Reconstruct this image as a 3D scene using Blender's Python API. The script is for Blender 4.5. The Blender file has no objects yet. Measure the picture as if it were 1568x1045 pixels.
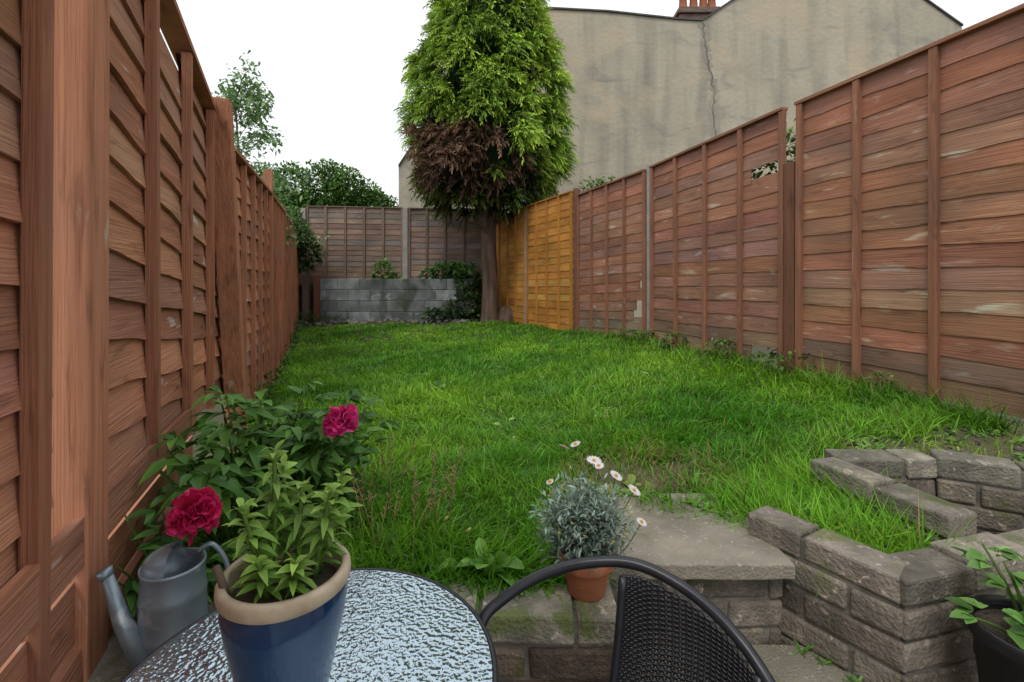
import bpy, math, random
import numpy as np
from mathutils import Vector, Matrix
random.seed(7); rng=np.random.default_rng(7)
R=math.radians
scene=bpy.context.scene
ZC=1.34
# ------------------------------------------------------------------ materials
def mat(name,c1,c2=None,scale=(5,5,5),rough=.8,bump=.2,bscale=(40,40,40),metal=0,tint=False,transl=0,
        c3=None,s3=(3,3,3),t3=(.6,.68),spec=.5,detail=6,objrand=0,bdist=.01,c4=None,s4=(1,1,1),t4=(.5,.7),c5=None,s5=(1,1,1),t5=(.5,.7)):
    m=bpy.data.materials.new(name); m.use_nodes=True
    nt=m.node_tree; N=nt.nodes; L=nt.links
    p=N['Principled BSDF']; out=N['Material Output']
    tc=N.new('ShaderNodeTexCoord')
    def noise(sc,det=6,dist=0):
        mp=N.new('ShaderNodeMapping'); mp.inputs['Scale'].default_value=sc
        L.new(tc.outputs['Object'],mp.inputs['Vector'])
        n=N.new('ShaderNodeTexNoise'); n.inputs['Scale'].default_value=1; n.inputs['Detail'].default_value=det
        n.inputs['Distortion'].default_value=dist
        L.new(mp.outputs[0],n.inputs['Vector']); return n
    def rng_(n,a,b):
        r=N.new('ShaderNodeMapRange'); r.inputs[1].default_value=a; r.inputs[2].default_value=b
        L.new(n.outputs['Fac'],r.inputs[0]); return r
    def mix(f,a,b,bt='MIX'):
        x=N.new('ShaderNodeMixRGB'); x.blend_type=bt
        for s,v in ((0,f),(1,a),(2,b)):
            if isinstance(v,(int,float)): x.inputs[s].default_value=v
            elif isinstance(v,tuple): x.inputs[s].default_value=(*v[:3],1)
            else: L.new(v,x.inputs[s])
        return x.outputs[0]
    if c2 is None: c2=tuple(c*.75 for c in c1)
    n1=noise(scale,detail,.3)
    col=mix(rng_(n1,.32,.68).outputs[0],c1,c2)
    if c4: col=mix(rng_(noise(s4,6,.5),*t4).outputs[0],col,c4)
    if c5: col=mix(rng_(noise(s5,8,1.2),*t5).outputs[0],col,c5)
    if c3: col=mix(rng_(noise(s3,7,.5),*t3).outputs[0],col,c3)
    if tint:
        at=N.new('ShaderNodeAttribute'); at.attribute_name='tint'
        col=mix(1.0,col,at.outputs['Color'],'MULTIPLY')
    if objrand:
        oi=N.new('ShaderNodeObjectInfo'); mr=N.new('ShaderNodeMapRange')
        mr.inputs[3].default_value=1-objrand; mr.inputs[4].default_value=1+objrand
        L.new(oi.outputs['Random'],mr.inputs[0])
        col=mix(1.0,col,mr.outputs[0],'MULTIPLY')
    L.new(col,p.inputs['Base Color'])
    p.inputs['Roughness'].default_value=rough; p.inputs['Metallic'].default_value=metal
    p.inputs['Specular IOR Level'].default_value=spec
    if bump:
        bn=noise(bscale,5); b=N.new('ShaderNodeBump'); b.inputs['Strength'].default_value=bump
        b.inputs['Distance'].default_value=bdist
        L.new(bn.outputs['Fac'],b.inputs['Height']); L.new(b.outputs[0],p.inputs['Normal'])
    if transl:
        t=N.new('ShaderNodeBsdfTranslucent'); L.new(col,t.inputs['Color'])
        ms=N.new('ShaderNodeMixShader'); ms.inputs[0].default_value=transl
        L.new(p.outputs[0],ms.inputs[1]); L.new(t.outputs[0],ms.inputs[2]); L.new(ms.outputs[0],out.inputs[0])
    return m
M={}
def woodpair(key,a,b,worn,stain,knot,t3=(.66,.74)):
    M[key+'H']=mat(key+'_slat',a,b,scale=(2.2,6,60),rough=.85,bump=.55,bscale=(5,30,190),tint=True,c3=worn,s3=(4,4,18),t3=t3,objrand=.06,c4=stain,s4=(1.6,1.6,3.2),t4=(.42,.68),c5=knot,s5=(4,4,22),t5=(.57,.78),spec=.2)
    M[key+'V']=mat(key+'_post',a,b,scale=(60,60,2.2),rough=.85,bump=.55,bscale=(190,190,5),tint=True,c3=worn,s3=(22,22,4),t3=(.66,.78),objrand=.05,c4=stain,s4=(1.5,1.5,1.5),t4=(.45,.8),c5=knot,s5=(26,26,3),t5=(.56,.76),spec=.2)
woodpair('wood_left',(.54,.24,.138),(.385,.158,.09),(.60,.50,.43),(.40,.20,.13),(.19,.08,.048),(.65,.71))
woodpair('wood_right',(.41,.190,.115),(.30,.132,.080),(.48,.34,.25),(.25,.130,.088),(.155,.072,.047),(.60,.72))
woodpair('wood_yellow',(.62,.29,.06),(.48,.20,.04),(.62,.36,.13),(.42,.18,.045),(.32,.13,.03))
woodpair('wood_grey',(.29,.195,.15),(.20,.135,.105),(.36,.28,.23),(.17,.13,.105),(.12,.085,.07),(.6,.75))
M['foliage']=mat('foliage',(1.15,1.12,1.0),(.8,.85,.8),scale=(6,6,6),rough=.5,bump=0,tint=True,transl=.28,spec=.4)
M['grassblade']=mat('grass_blade',(1.25,1.12,1.0),(.75,.86,.8),scale=(1.5,1.5,1.5),rough=.5,bump=0,tint=True,transl=.38,spec=.4)
M['conifer']=mat('conifer_spray',(1.15,1.15,1.0),(.82,.88,.8),scale=(2,2,2),rough=.7,bump=0,tint=True,transl=.18,spec=.2)
M['petal']=mat('petal',(1.05,1,1),(.85,.8,.85),scale=(60,60,60),rough=.5,bump=0,tint=True,transl=.25)
M['bark']=mat('bark',(.17,.11,.08),(.07,.045,.035),scale=(14,14,2),rough=.95,bump=.8,bscale=(40,40,8),bdist=.03)
M['soil']=mat('soil',(.13,.10,.07),(.055,.042,.03),scale=(9,9,9),rough=1,bump=1,bscale=(45,45,45),bdist=.04)
M['turf']=mat('turf_ground',(.05,.15,.014),(.03,.09,.01),scale=(6,6,6),rough=1,bump=.8,bscale=(60,60,60),tint=True,bdist=.03)
M['brick']=mat('brick',(1.12,1.10,1.06),(.58,.59,.58),scale=(22,22,22),rough=.95,bump=1,bscale=(110,110,110),tint=True,c4=(.40,.43,.41),s4=(5,5,5),t4=(.45,.68),c3=(.42,.55,.25),s3=(9,9,9),t3=(.54,.66),c5=(1.5,1.5,1.45),s5=(34,34,34),t5=(.60,.70),bdist=.009)
M['mortar']=mat('mortar',(.20,.18,.15),(.10,.095,.08),scale=(20,20,20),rough=1,bump=.8)
M['block']=mat('concrete_block',(1.0,1.0,1.0),(.52,.53,.52),scale=(5,5,5),rough=.95,bump=.6,bscale=(40,40,40),tint=True,c3=(.30,.33,.24),s3=(2.5,2.5,1.5),t3=(.50,.64),c5=(1.6,1.68,1.7),s5=(3,3,6),t5=(.61,.70))
M['slab']=mat('concrete_slab',(.34,.30,.24),(.22,.20,.155),scale=(7,7,7),rough=.97,bump=.9,bscale=(150,150,150),c4=(.18,.165,.125),s4=(3,3,3),t4=(.45,.7),c3=(.12,.14,.055),s3=(7,7,7),t3=(.60,.72),c5=(.42,.39,.33),s5=(60,60,60),t5=(.6,.7),bdist=.006)
M['concpost']=mat('concrete_post',(.36,.34,.31),(.26,.25,.23),scale=(8,8,8),rough=.9,bump=.3)
M['render']=mat('rendered_wall',(.47,.42,.33),(.37,.335,.265),scale=(1.3,1.3,.8),rough=.95,bump=.35,bscale=(9,9,9),bdist=.05,
   c3=(.48,.40,.29),s3=(.5,.5,.7),t3=(.54,.70),c4=(.27,.25,.205),s4=(2.4,2.4,.25),t4=(.50,.76),c5=(.27,.25,.215),s5=(.6,.6,1.6),t5=(.57,.72))
M['crack']=mat('crack_dark',(.12,.11,.09),(.20,.18,.15),scale=(4,4,4),bump=0)
M['patch']=mat('render_patch',(.26,.245,.20),(.36,.33,.265),scale=(3,3,3),bump=.2)
M['rooft']=mat('roof_tile',(.10,.09,.085),(.06,.055,.055),scale=(4,4,4),bump=.4)
M['terra']=mat('terracotta',(.52,.19,.085),(.38,.13,.065),scale=(18,18,18),rough=.8,bump=.2,c3=(.50,.30,.2),s3=(12,12,12),t3=(.58,.75))
M['blueglaze']=mat('blue_glaze',(.010,.055,.15),(.007,.030,.09),scale=(10,10,4),rough=.13,bump=.06,bscale=(25,25,25),spec=.8)
M['cream']=mat('cream_rim',(.66,.56,.42),(.42,.33,.22),scale=(25,25,25),rough=.6,bump=.15)
M['zinc']=mat('galvanised_metal',(.33,.40,.46),(.22,.28,.33),scale=(14,14,14),rough=.4,bump=.1,metal=.5,c3=(.5,.55,.58),s3=(20,20,20))
M['blackmetal']=mat('black_metal',(.03,.034,.042),(.02,.022,.029),scale=(30,30,30),rough=.35,bump=.05,metal=.2,spec=.6)
M['wicker']=mat('black_wicker',(.022,.024,.030),(.012,.013,.017),scale=(60,60,60),rough=.42,bump=.1,spec=.6)
M['plastic']=mat('black_plastic',(.015,.016,.018),(.01,.01,.012),rough=.4,bump=.05)
M['stone']=mat('stone',(.20,.19,.17),(.10,.095,.085),scale=(12,12,12),rough=.95,bump=.5,tint=True)
M['paving']=mat('patio_paving',(.24,.215,.18),(.16,.145,.12),scale=(4,4,4),rough=.95,bump=.4)
M['groundm']=mat('ground',(.06,.09,.03),(.09,.075,.05),scale=(.5,.5,.5),rough=1,bump=.4)
M['oldwood']=mat('label_wood',(.22,.15,.11),(.12,.085,.06),scale=(60,60,4),rough=.9,bump=.2)
# glass
g=bpy.data.materials.new('rippled_glass'); g.use_nodes=True; nt=g.node_tree; p=nt.nodes['Principled BSDF']
p.inputs['Base Color'].default_value=(.50,.62,.69,1); p.inputs['Metallic'].default_value=.88; p.inputs['Roughness'].default_value=.12
tc=nt.nodes.new('ShaderNodeTexCoord'); vo=nt.nodes.new('ShaderNodeTexVoronoi'); vo.feature='SMOOTH_F1'; vo.inputs['Scale'].default_value=150
nz=nt.nodes.new('ShaderNodeTexNoise'); nz.inputs['Scale'].default_value=90; ad=nt.nodes.new('ShaderNodeMath'); ad.operation='ADD'
bp=nt.nodes.new('ShaderNodeBump'); bp.inputs['Strength'].default_value=.6; bp.inputs['Distance'].default_value=.0042
nt.links.new(tc.outputs['Object'],vo.inputs['Vector']); nt.links.new(tc.outputs['Object'],nz.inputs['Vector'])
nt.links.new(vo.outputs['Distance'],ad.inputs[0]); nt.links.new(nz.outputs['Fac'],ad.inputs[1])
nt.links.new(ad.outputs[0],bp.inputs['Height']); nt.links.new(bp.outputs[0],p.inputs['Normal'])
M['glass']=g
# ------------------------------------------------------------------ mesh helpers
def link(ob,parent=None):
    scene.collection.objects.link(ob)
    if parent: ob.parent=parent
    return ob
def empty(name):
    e=bpy.data.objects.new(name,None); e.empty_display_size=.2; return link(e)
def setmat(ob,m):
    for x in (m if isinstance(m,(list,tuple)) else [m]): ob.data.materials.append(x)
class MB:
    def __init__(s): s.V=[];s.F=[];s.C=[];s.MI=[];s.S=[]
    def add(s,vs,fs,col=(1,1,1),mi=0,smooth=False):
        o=len(s.V); s.V+= [tuple(v) for v in vs]; s.F+=[tuple(i+o for i in f) for f in fs]
        if isinstance(col,list): s.C+=[(*c,1) for c in col]
        else: s.C+=[(*col,1)]*len(vs)
        s.MI+=[mi]*len(fs); s.S+=[smooth]*len(fs)
    def hexa(s,q,col=(1,1,1),mi=0):
        s.add(q,[(0,3,2,1),(4,5,6,7),(0,1,5,4),(1,2,6,5),(2,3,7,6),(3,0,4,7)],col,mi)
    def box(s,x0,x1,y0,y1,z0,z1,col=(1,1,1),mi=0,j=0):
        q=[(x0,y0,z0),(x1,y0,z0),(x1,y1,z0),(x0,y1,z0),(x0,y0,z1),(x1,y0,z1),(x1,y1,z1),(x0,y1,z1)]
        if j: q=[tuple(c+random.uniform(-j,j) for c in v) for v in q]
        s.hexa(q,col,mi)
    def tube(s,pts,rad,n=10,col=(1,1,1),mi=0,smoothpath=0,cap=True):
        P=[Vector(p) for p in pts]
        if not isinstance(rad,(list,tuple)): rad=[rad]*len(P)
        rad=list(rad)
        if smoothpath:
            Q=[];RR=[]
            for i in range(len(P)-1):
                a=P[max(i-1,0)];b=P[i];c=P[i+1];d=P[min(i+2,len(P)-1)]
                for k in range(smoothpath):
                    t=k/smoothpath
                    Q.append(.5*((2*b)+(c-a)*t+(2*a-5*b+4*c-d)*t*t+(3*b-a-3*c+d)*t**3)); RR.append(rad[i]*(1-t)+rad[i+1]*t)
            Q.append(P[-1]);RR.append(rad[-1]);P=Q;rad=RR
        T=[(P[min(i+1,len(P)-1)]-P[max(i-1,0)]).normalized() for i in range(len(P))]
        u=T[0].orthogonal().normalized(); vs=[];fs=[]
        for i,pt in enumerate(P):
            u=(u-T[i]*u.dot(T[i])).normalized(); w=T[i].cross(u)
            for k in range(n):
                a=2*math.pi*k/n; vs.append(pt+(u*math.cos(a)+w*math.sin(a))*rad[i])
        for i in range(len(P)-1):
            for k in range(n):
                fs.append((i*n+k,i*n+(k+1)%n,(i+1)*n+(k+1)%n,(i+1)*n+k))
        if cap: fs.append(tuple(range(n))[::-1]); fs.append(tuple((len(P)-1)*n+k for k in range(n)))
        s.add(vs,fs,col,mi,True)
    def lathe(s,prof,c=(0,0,0),n=40,col=(1,1,1),mi=0,a0=0,a1=2*math.pi,sx=1,sy=1,smooth=True):
        vs=[];fs=[];full=abs(a1-a0-2*math.pi)<1e-6; m=n if full else n+1
        for r,z in prof:
            for k in range(m):
                a=a0+(a1-a0)*k/n; vs.append((c[0]+r*sx*math.cos(a),c[1]+r*sy*math.sin(a),c[2]+z))
        for i in range(len(prof)-1):
            for k in range(n):
                k2=(k+1)%m
                fs.append((i*m+k,i*m+k2,(i+1)*m+k2,(i+1)*m+k))
        s.add(vs,fs,col,mi,smooth)
    def obj(s,name,m,parent=None,bevel=0):
        me=bpy.data.meshes.new(name); me.from_pydata(s.V,[],s.F); me.update()
        a=me.attributes.new('tint','FLOAT_COLOR','POINT'); a.data.foreach_set('color',np.array(s.C,dtype=np.float32).ravel())
        me.polygons.foreach_set('material_index',s.MI); me.polygons.foreach_set('use_smooth',s.S)
        ob=bpy.data.objects.new(name,me); setmat(ob,m); link(ob,parent)
        if bevel:
            b=ob.modifiers.new('b','BEVEL'); b.width=bevel; b.segments=2; b.limit_method='ANGLE'
        return ob
def npmesh(name,V,F,C,m,parent=None,smooth=False):
    me=bpy.data.meshes.new(name); n=len(V); k=len(F)
    me.vertices.add(n); me.vertices.foreach_set('co',V.astype(np.float32).ravel())
    me.loops.add(4*k); me.loops.foreach_set('vertex_index',F.astype(np.int32).ravel())
    me.polygons.add(k); me.polygons.foreach_set('loop_start',np.arange(0,4*k,4,dtype=np.int32))
    me.polygons.foreach_set('loop_total',np.full(k,4,dtype=np.int32))
    me.polygons.foreach_set('use_smooth',np.full(k,smooth))
    me.update(calc_edges=True)
    a=me.attributes.new('tint','FLOAT_COLOR','POINT')
    a.data.foreach_set('color',np.concatenate([C,np.ones((n,1))],1).astype(np.float32).ravel())
    ob=bpy.data.objects.new(name,me); setmat(ob,m); return link(ob,parent)
def nrm(a): return a/np.maximum(np.linalg.norm(a,axis=1,keepdims=True),1e-9)
def strips(base,d,L,W,droop,prof,col0,col1,side=None,fold=0.):
    N=len(base); d=nrm(d)
    up=np.tile([0,0,1.],(N,1))
    if side is None:
        side=np.cross(d,up+rng.normal(0,.35,(N,3)))
    side=nrm(side); nn=nrm(np.cross(side,d))
    Vs=[];Cs=[];cols=3 if fold else 2
    for t,w in prof:
        c=base+d*(L*t)[:,None]; c=c.copy(); c[:,2]-=droop*L*t*t
        hw=(W*w*.5)[:,None]
        col=col0*(1-t)+col1*t
        if fold:
            Vs+= [c-side*hw+nn*hw*fold,c,c+side*hw+nn*hw*fold]; Cs+=[col,col*.85,col]
        else:
            Vs+= [c-side*hw,c+side*hw]; Cs+=[col,col]
    K=len(prof)*cols
    V=np.stack(Vs,1).reshape(-1,3); C=np.stack(Cs,1).reshape(-1,3)
    f=[]
    for i in range(len(prof)-1):
        for c in range(cols-1):
            f.append([i*cols+c,i*cols+c+1,(i+1)*cols+c+1,(i+1)*cols+c])
    f=np.array(f); F=(np.arange(N)[:,None,None]*K+f[None]).reshape(-1,4)
    return V,F,np.clip(C,0,1)
def joinm(parts):
    o=0;V=[];F=[];C=[]
    for v,f,c in parts:
        V.append(v);F.append(f+o);C.append(c);o+=len(v)
    return np.concatenate(V),np.concatenate(F),np.concatenate(C)
LEAF=[(0,.15),(.3,.9),(.6,.85),(1,.05)]
BLADE=[(0,1),(.45,.85),(1,.08)]
def rcol(N,a,b,j=.15):
    t=rng.random((N,1)); c=np.array(a)*(1-t)+np.array(b)*t
    return c*(1+rng.normal(0,j,(N,1)))
def rdir(N): return nrm(rng.normal(0,1,(N,3)))
# ------------------------------------------------------------------ garden geometry
def XL(y): return -.5-.397*y
def XR(y): return np.where(np.asarray(y)<7.1,3.0-.296*np.asarray(y),.898-.376*(np.asarray(y)-7.1))
def hgt(x,y):
    hl=np.interp(y,[1,1.3,3,5,8,10.3],[.58,.58,.47,.30,.36,.46]); hr=np.interp(y,[1,1.5,2.2,5,7,10.3],[.62,.68,.70,.68,.55,.46])
    u=np.clip((x-XL(y))/(XR(y)-XL(y)),0,1); u=u*u*(3-2*u)*.6+u*.4
    z=hl*(1-u)+hr*u
    return z+.014*np.sin(x*3.1+y*1.7)+.012*np.sin(y*4.3-x*2.2)+.008*np.sin(x*9+1)*np.sin(y*8)
def terr(x,y):
    ymin=np.interp(x,[-5,.2,.24,.40,.66,.69,.75,.844,.92,1.35,3],[1.13,1.13,1.55,1.55,1.40,1.36,1.36,1.22,1.18,1.29,1.35])
    ok=(y>ymin)&(x>XL(y)-.02)&(x<XR(y)+.03)&(y<10.9)
    pit=((x>1.07+(1.6-y)*.27)&(y<1.66))|((x>=1.42)&(y<1.62-(x-1.42)*.59+.06))
    pit&=~((x>1.42)&(y>1.62-(x-1.42)*.59+.06))
    return ok&~pit
def lawnd(x,y):
    d=np.ones_like(x)
    d=np.where((x>1.30)&(y<1.98+(x-1.42)*.25+.06*np.sin(x*14)),.07,d)
    r=np.hypot((x-.50)/1.4,y-1.80); d=np.where(r<.14+.03*np.sin(x*20),.2,d)
    d=np.where(y>9.38+.10*np.sin(x*5),0,d)
    d=np.where(x<XL(y)+.10,.35,d)
    d=np.where(x>XR(y)-.09-.04*np.sin(y*6),np.minimum(d,.28),d)
    return d
nx,ny=190,230
xs=np.linspace(-4.9,3.2,nx); ys=np.linspace(1.05,10.9,ny); ys=1.05+(ys-1.05)**1.5/ (9.85**.5)
X,Y=np.meshgrid(xs,ys); Z=hgt(X,Y)
V=np.stack([X,Y,Z],-1).reshape(-1,3)
i=np.arange(ny-1)[:,None]*nx+np.arange(nx-1)[None]
cx=(X[:-1,:-1]+X[1:,1:])/2; cy=(Y[:-1,:-1]+Y[1:,1:])/2
F=np.stack([i,i+1,i+nx+1,i+nx],-1)[terr(cx,cy)].reshape(-1,4)
dn=lawnd(X,Y).reshape(-1,1)
C=np.where(dn>.5,np.array([[1,1,1.]]),np.array([[3.0,.95,4.8]])); C=np.where(Y.reshape(-1,1)>6,np.minimum(C,np.array([[1.3,.4,2.]])),C)
npmesh('lawn_ground',V,F,C,M['turf'],smooth=True)
b=MB(); b.add([(-150,-100,-.02),(150,-100,-.02),(150,300,-.02),(-150,300,-.02)],[(0,1,2,3)]); b.obj('ground',M['groundm'])
b=MB()
for ix in range(-3,5):
    for iy in range(-3,3):
        x0=ix*.45; y0=iy*.45-.25
        if x0+.44<2.2: b.box(x0,x0+.44,y0,y0+.44,-.018,random.uniform(-.003,.003)+.002,j=.002)
b.obj('patio',M['paving'],bevel=.004)
# ------------------------------------------------------------------ grass
parts=[]
def grass(n,y0,y1,x0,x1,Lr,Wr,cond=None,lean=.45,bright=1.):
    x=rng.uniform(x0,x1,n); y=rng.uniform(y0,y1,n)
    k=terr(x,y)&(rng.random(n)<lawnd(x,y))&(x<XR(y)-.02)
    tuft=.5+.5*np.sin(x*11+3*np.sin(y*5))*np.sin(y*9+2*np.sin(x*6)); k&=rng.random(n)<.45+.55*tuft
    if cond is not None: k&=cond(x,y)
    x=x[k];y=y[k];tuft=tuft[k];n=len(x)
    base=np.stack([x,y,hgt(x,y)-.005],1)
    wind=np.stack([np.sin(x*3+y*2)+.9*np.sin(x*13+y*7),np.cos(y*2.5-x*3)+.9*np.cos(y*12-x*5),np.zeros(n)],1)*.27
    d=np.stack([rng.normal(0,lean,n),rng.normal(0,lean,n),np.ones(n)],1)+wind
    pat=.5+.5*np.sin(x*1.7+1.3*np.sin(y*1.1+.5))*np.cos(y*1.3+x*.6)
    pat=np.clip(pat+.4*np.sin(x*6+2*np.sin(y*4))*np.sin(y*5+1),0,1)
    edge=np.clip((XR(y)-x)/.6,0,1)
    L=rng.uniform(*Lr,n)*(.55+.9*tuft)*(1.3-.3*edge)
    W=rng.uniform(*Wr,n)
    dry=(rng.random(n)<.035)|((np.hypot((x-.5)/1.4,y-1.80)<.24)&(rng.random(n)<.45))
    c1=np.array([.135,.42,.022])*(1-pat[:,None])+np.array([.32,.66,.045])*pat[:,None]
    c1=c1*(1+rng.normal(0,.27,(n,1)))*bright
    warm=((x>.7)&(y<2.0)); c1[warm]*=np.array([1.25,1.08,1.5])
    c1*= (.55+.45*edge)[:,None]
    c1[dry]=np.array([.50,.45,.19])*rng.uniform(.6,1,(dry.sum(),1))
    parts.append(strips(base,d,L,W,rng.uniform(.1,1.1,n),BLADE,c1*.42,c1))  # darker root colour paints in the occlusion between blades
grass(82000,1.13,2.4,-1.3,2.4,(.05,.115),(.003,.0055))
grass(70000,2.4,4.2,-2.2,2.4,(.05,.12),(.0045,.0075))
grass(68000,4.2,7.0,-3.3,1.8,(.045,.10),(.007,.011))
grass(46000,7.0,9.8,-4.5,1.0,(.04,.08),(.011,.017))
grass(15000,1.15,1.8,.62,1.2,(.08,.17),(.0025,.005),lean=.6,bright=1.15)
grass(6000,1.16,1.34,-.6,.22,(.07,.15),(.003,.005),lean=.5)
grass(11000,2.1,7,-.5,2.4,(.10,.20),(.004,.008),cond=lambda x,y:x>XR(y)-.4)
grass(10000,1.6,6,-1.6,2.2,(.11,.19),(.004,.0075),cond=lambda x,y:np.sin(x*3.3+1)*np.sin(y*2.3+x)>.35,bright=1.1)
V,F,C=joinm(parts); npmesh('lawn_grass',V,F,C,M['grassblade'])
# ------------------------------------------------------------------ fences
def panel(parent,name,p0,p1,zb,zt,mats,side,slat=.115,nb=5,tilt=.012,bw=.035,holes=(),amp=.006,wt=.12,bt=.028,toprail=True,th=.010,ov=.28,algae=0,skip=()):
    L=math.hypot(p1[0]-p0[0],p1[1]-p0[1]); H=((zt[0]-zb[0])+(zt[1]-zb[1]))/2
    ns=max(3,round(H/slat)); b=MB(); seg=26
    def zz(x,t): u=x/L; return (zb[0]*(1-u)+zb[1]*u)*(1-t)+(zt[0]*(1-u)+zt[1]*u)*t
    for i in range(ns):
        t0=i/ns; t1=(i+1)/ns+ov/ns
        if i==ns-1: t1=1
        v=1+random.gauss(0,wt); gy=random.random()**2.5*.6
        col=(v*(1-.14*gy),v*random.uniform(.93,1.05)*(1+.25*gy),v*random.uniform(.9,1.08)*(1+.6*gy))
        if i<algae: col=(col[0]*.84,col[1]*1.10,col[2]*1.05)
        ph=[random.uniform(0,6.3) for _ in range(5)]; sag=random.gauss(0,.003)
        vs=[];fs=[];cc=[]
        sl=tilt*random.uniform(.8,1.25)
        for k in range(seg+1):
            x=L*k/seg; w=amp*(math.sin(x*5+ph[0])+.6*math.sin(x*13+ph[1])+.4*math.sin(x*29+ph[2]))+sag
            zl=zz(x,t0)+(w if i>0 else 0); zh=zz(x,t1)
            vs+=[(x,side*.0005,zh),(x,side*th*.8,zh),(x,side*(sl+th),zl),(x,side*sl,zl)]
            f=1+.12*math.sin(x*3.1+ph[3])+.09*math.sin(x*7.7+ph[4]); cc+=[tuple(q*f for q in col)]*4
        for k in range(seg):
            xm=L*(k+.5)/seg
            if any(h[0]==i and h[1]<=xm<=h[2] for h in holes): continue
            o=k*4
            for a in range(4):
                q=(o+a,o+(a+1)%4,o+4+(a+1)%4,o+4+a); fs.append(q if side<0 else q[::-1])
        b.add(vs,fs,cc,0)
    yo=tilt*.9+th*.8
    for k in range(nb):
        if k in skip: continue
        x=L*(k+.02)/(nb-1+.04) if nb>1 else L/2
        x=min(max(x,bw/2+.001),L-bw/2-.001)
        v=random.uniform(.75,.98); e=random.gauss(0,.005)
        q=[(x-bw/2,side*yo,zz(x,0)-.01),(x+bw/2,side*yo,zz(x,0)-.01),(x+bw/2,side*(yo+bt),zz(x,0)-.01),(x-bw/2,side*(yo+bt),zz(x,0)-.01),
           (x-bw/2+e,side*yo,zz(x,1)-.003),(x+bw/2+e,side*yo,zz(x,1)-.003),(x+bw/2+e,side*(yo+bt),zz(x,1)-.003),(x-bw/2+e,side*(yo+bt),zz(x,1)-.003)]
        b.hexa(q,(v,v,v),1)
    if toprail:
        y0,y1=-.012*side,side*(yo+bt+.006)
        v=.85
        b.hexa([(0,y0,zz(0,1)),(L,y0,zz(L,1)),(L,y1,zz(L,1)),(0,y1,zz(0,1)),(0,y0,zz(0,1)+.02),(L,y0,zz(L,1)+.02),(L,y1,zz(L,1)+.02),(0,y1,zz(0,1)+.02)],(v,v,v),0)
    ob=b.obj(name,[M[mats+'H'],M[mats+'V']],parent)
    ob.location=(p0[0],p0[1],0); ob.rotation_euler=(0,0,math.atan2(p1[1]-p0[1],p1[0]-p0[0])); return ob
def post(parent,name,x,y,z0,z1,w,m,ang,lean=(0,0),d=None,v=.95):
    d=d or w; b=MB()
    q=[(-w/2,-d/2,z0),(w/2,-d/2,z0),(w/2,d/2,z0),(-w/2,d/2,z0)]
    q+= [(a+lean[0],c+lean[1],z1) for a,c,_ in q]
    b.hexa(q,(v,v,v)); ob=b.obj(name,m,parent,bevel=.004); ob.location=(x,y,0); ob.rotation_euler=(0,0,ang); return ob
aL=math.atan2(1,-.397)
lf=empty('wooden_fence')
def PL(y): return (float(XL(y)),y)
T=lambda t:ZC+t
panel(lf,'panel_1',PL(-.9),PL(.845),(T(-.5),T(-.5)),(T(1.3),T(1.05)),'wood_left',-1,slat=.105,nb=4,tilt=.013,bw=.045,amp=.003,bt=.03,th=.012,ov=.32,skip=(3,))
panel(lf,'panel_2',PL(.965),PL(2.36),(T(-.45),T(-.56)),(T(.93),T(.63)),'wood_left',-1,slat=.10,nb=5,tilt=.015,bw=.028,amp=.004,th=.013,ov=.35,
      holes=((12,.45,.75),),skip=(0,))
ys_=[2.45,4.55,6.3,8.05,9.8,10.75]; zt_=[.665,.785,.84,.86,.84,.82]
for k in range(5):
    a,c=ys_[k]+.05,ys_[k+1]-.05
    panel(lf,'panel_%d'%(k+3),PL(a),PL(c),(hgt(XL(a),a)-.02,hgt(XL(c),c)-.02),(T(zt_[k]),T(zt_[k+1])),'wood_left',-1,slat=.11,nb=6 if k<4 else 3,tilt=.015,bw=.035,amp=.005,th=.012,ov=.35,algae=2)
post(lf,'post_1',XL(.945)+.027,.945,0,2.55,.10,M['wood_leftV'],aL,lean=(.02,.0),d=.06,v=1.08)
post(lf,'rail_post',XL(.77)+.04,.77,0,2.6,.035,M['wood_leftV'],aL,d=.03,lean=(.03,0),v=.7)
post(lf,'post_2',XL(2.44)+.085,2.46,.3,T(.76),.085,M['wood_leftV'],aL,lean=(-.42,.02),v=1.0)
for k,(yy,zt) in enumerate(((4.55,1.02),(6.3,.93),(8.05,.92),(9.8,.9))):
    post(lf,'post_%d'%(k+3),XL(yy)+.01,yy,.2,T(zt),.08,M['wood_leftV'],aL,v=.85)
b=MB()
for z0,z1,yy,v in ((.80,.89,.03,.95),(.655,.77,.018,1.0),(.50,.64,.026,.85),(.34,.49,.02,.75),(.17,.33,.026,.7),(0,.16,.02,.7)):
    b.box(0,2.2,-yy-.02,-yy,z0,z1,(v,v,v),j=.004)
ob=b.obj('gravel_boards',M['wood_leftH'],lf); ob.location=(XL(-.3),-.3,0); ob.rotation_euler=(0,0,aL)
# right fence
rf=empty('wooden_fence.001')
def PR(y): return (float(XR(y)),y)
yr=[-.2,1.68,3.42,5.16,6.95]; tr=[(1.2,1.22),(1.23,1.205),(1.21,1.165),(1.16,1.18)]; br=[(.62,.63),(.64,.63),(.63,.655),(.66,.80)]
for k in range(4):
    a,c=yr[k]+.05,yr[k+1]-.05
    hs={2:((12,.08,.30),(0,.02,.35)),3:((3,.05,.18),(2,.05,.26),(5,.05,.12))}.get(k,())
    panel(rf,'panel_%d'%(k+1),PR(a),PR(c),(T(-br[k][0]),T(-br[k][1])),(T(tr[k][0]),T(tr[k][1])),'wood_right',1,slat=.115,nb=5,tilt=.006,bw=.040,amp=.0035,wt=.07,holes=hs,th=.007,algae=2)
aR=math.atan2(1,-.296)
post(rf,'post_1',*PR(3.42),.5,T(.82),.085,M['wood_rightV'],aR,v=.5)
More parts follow.
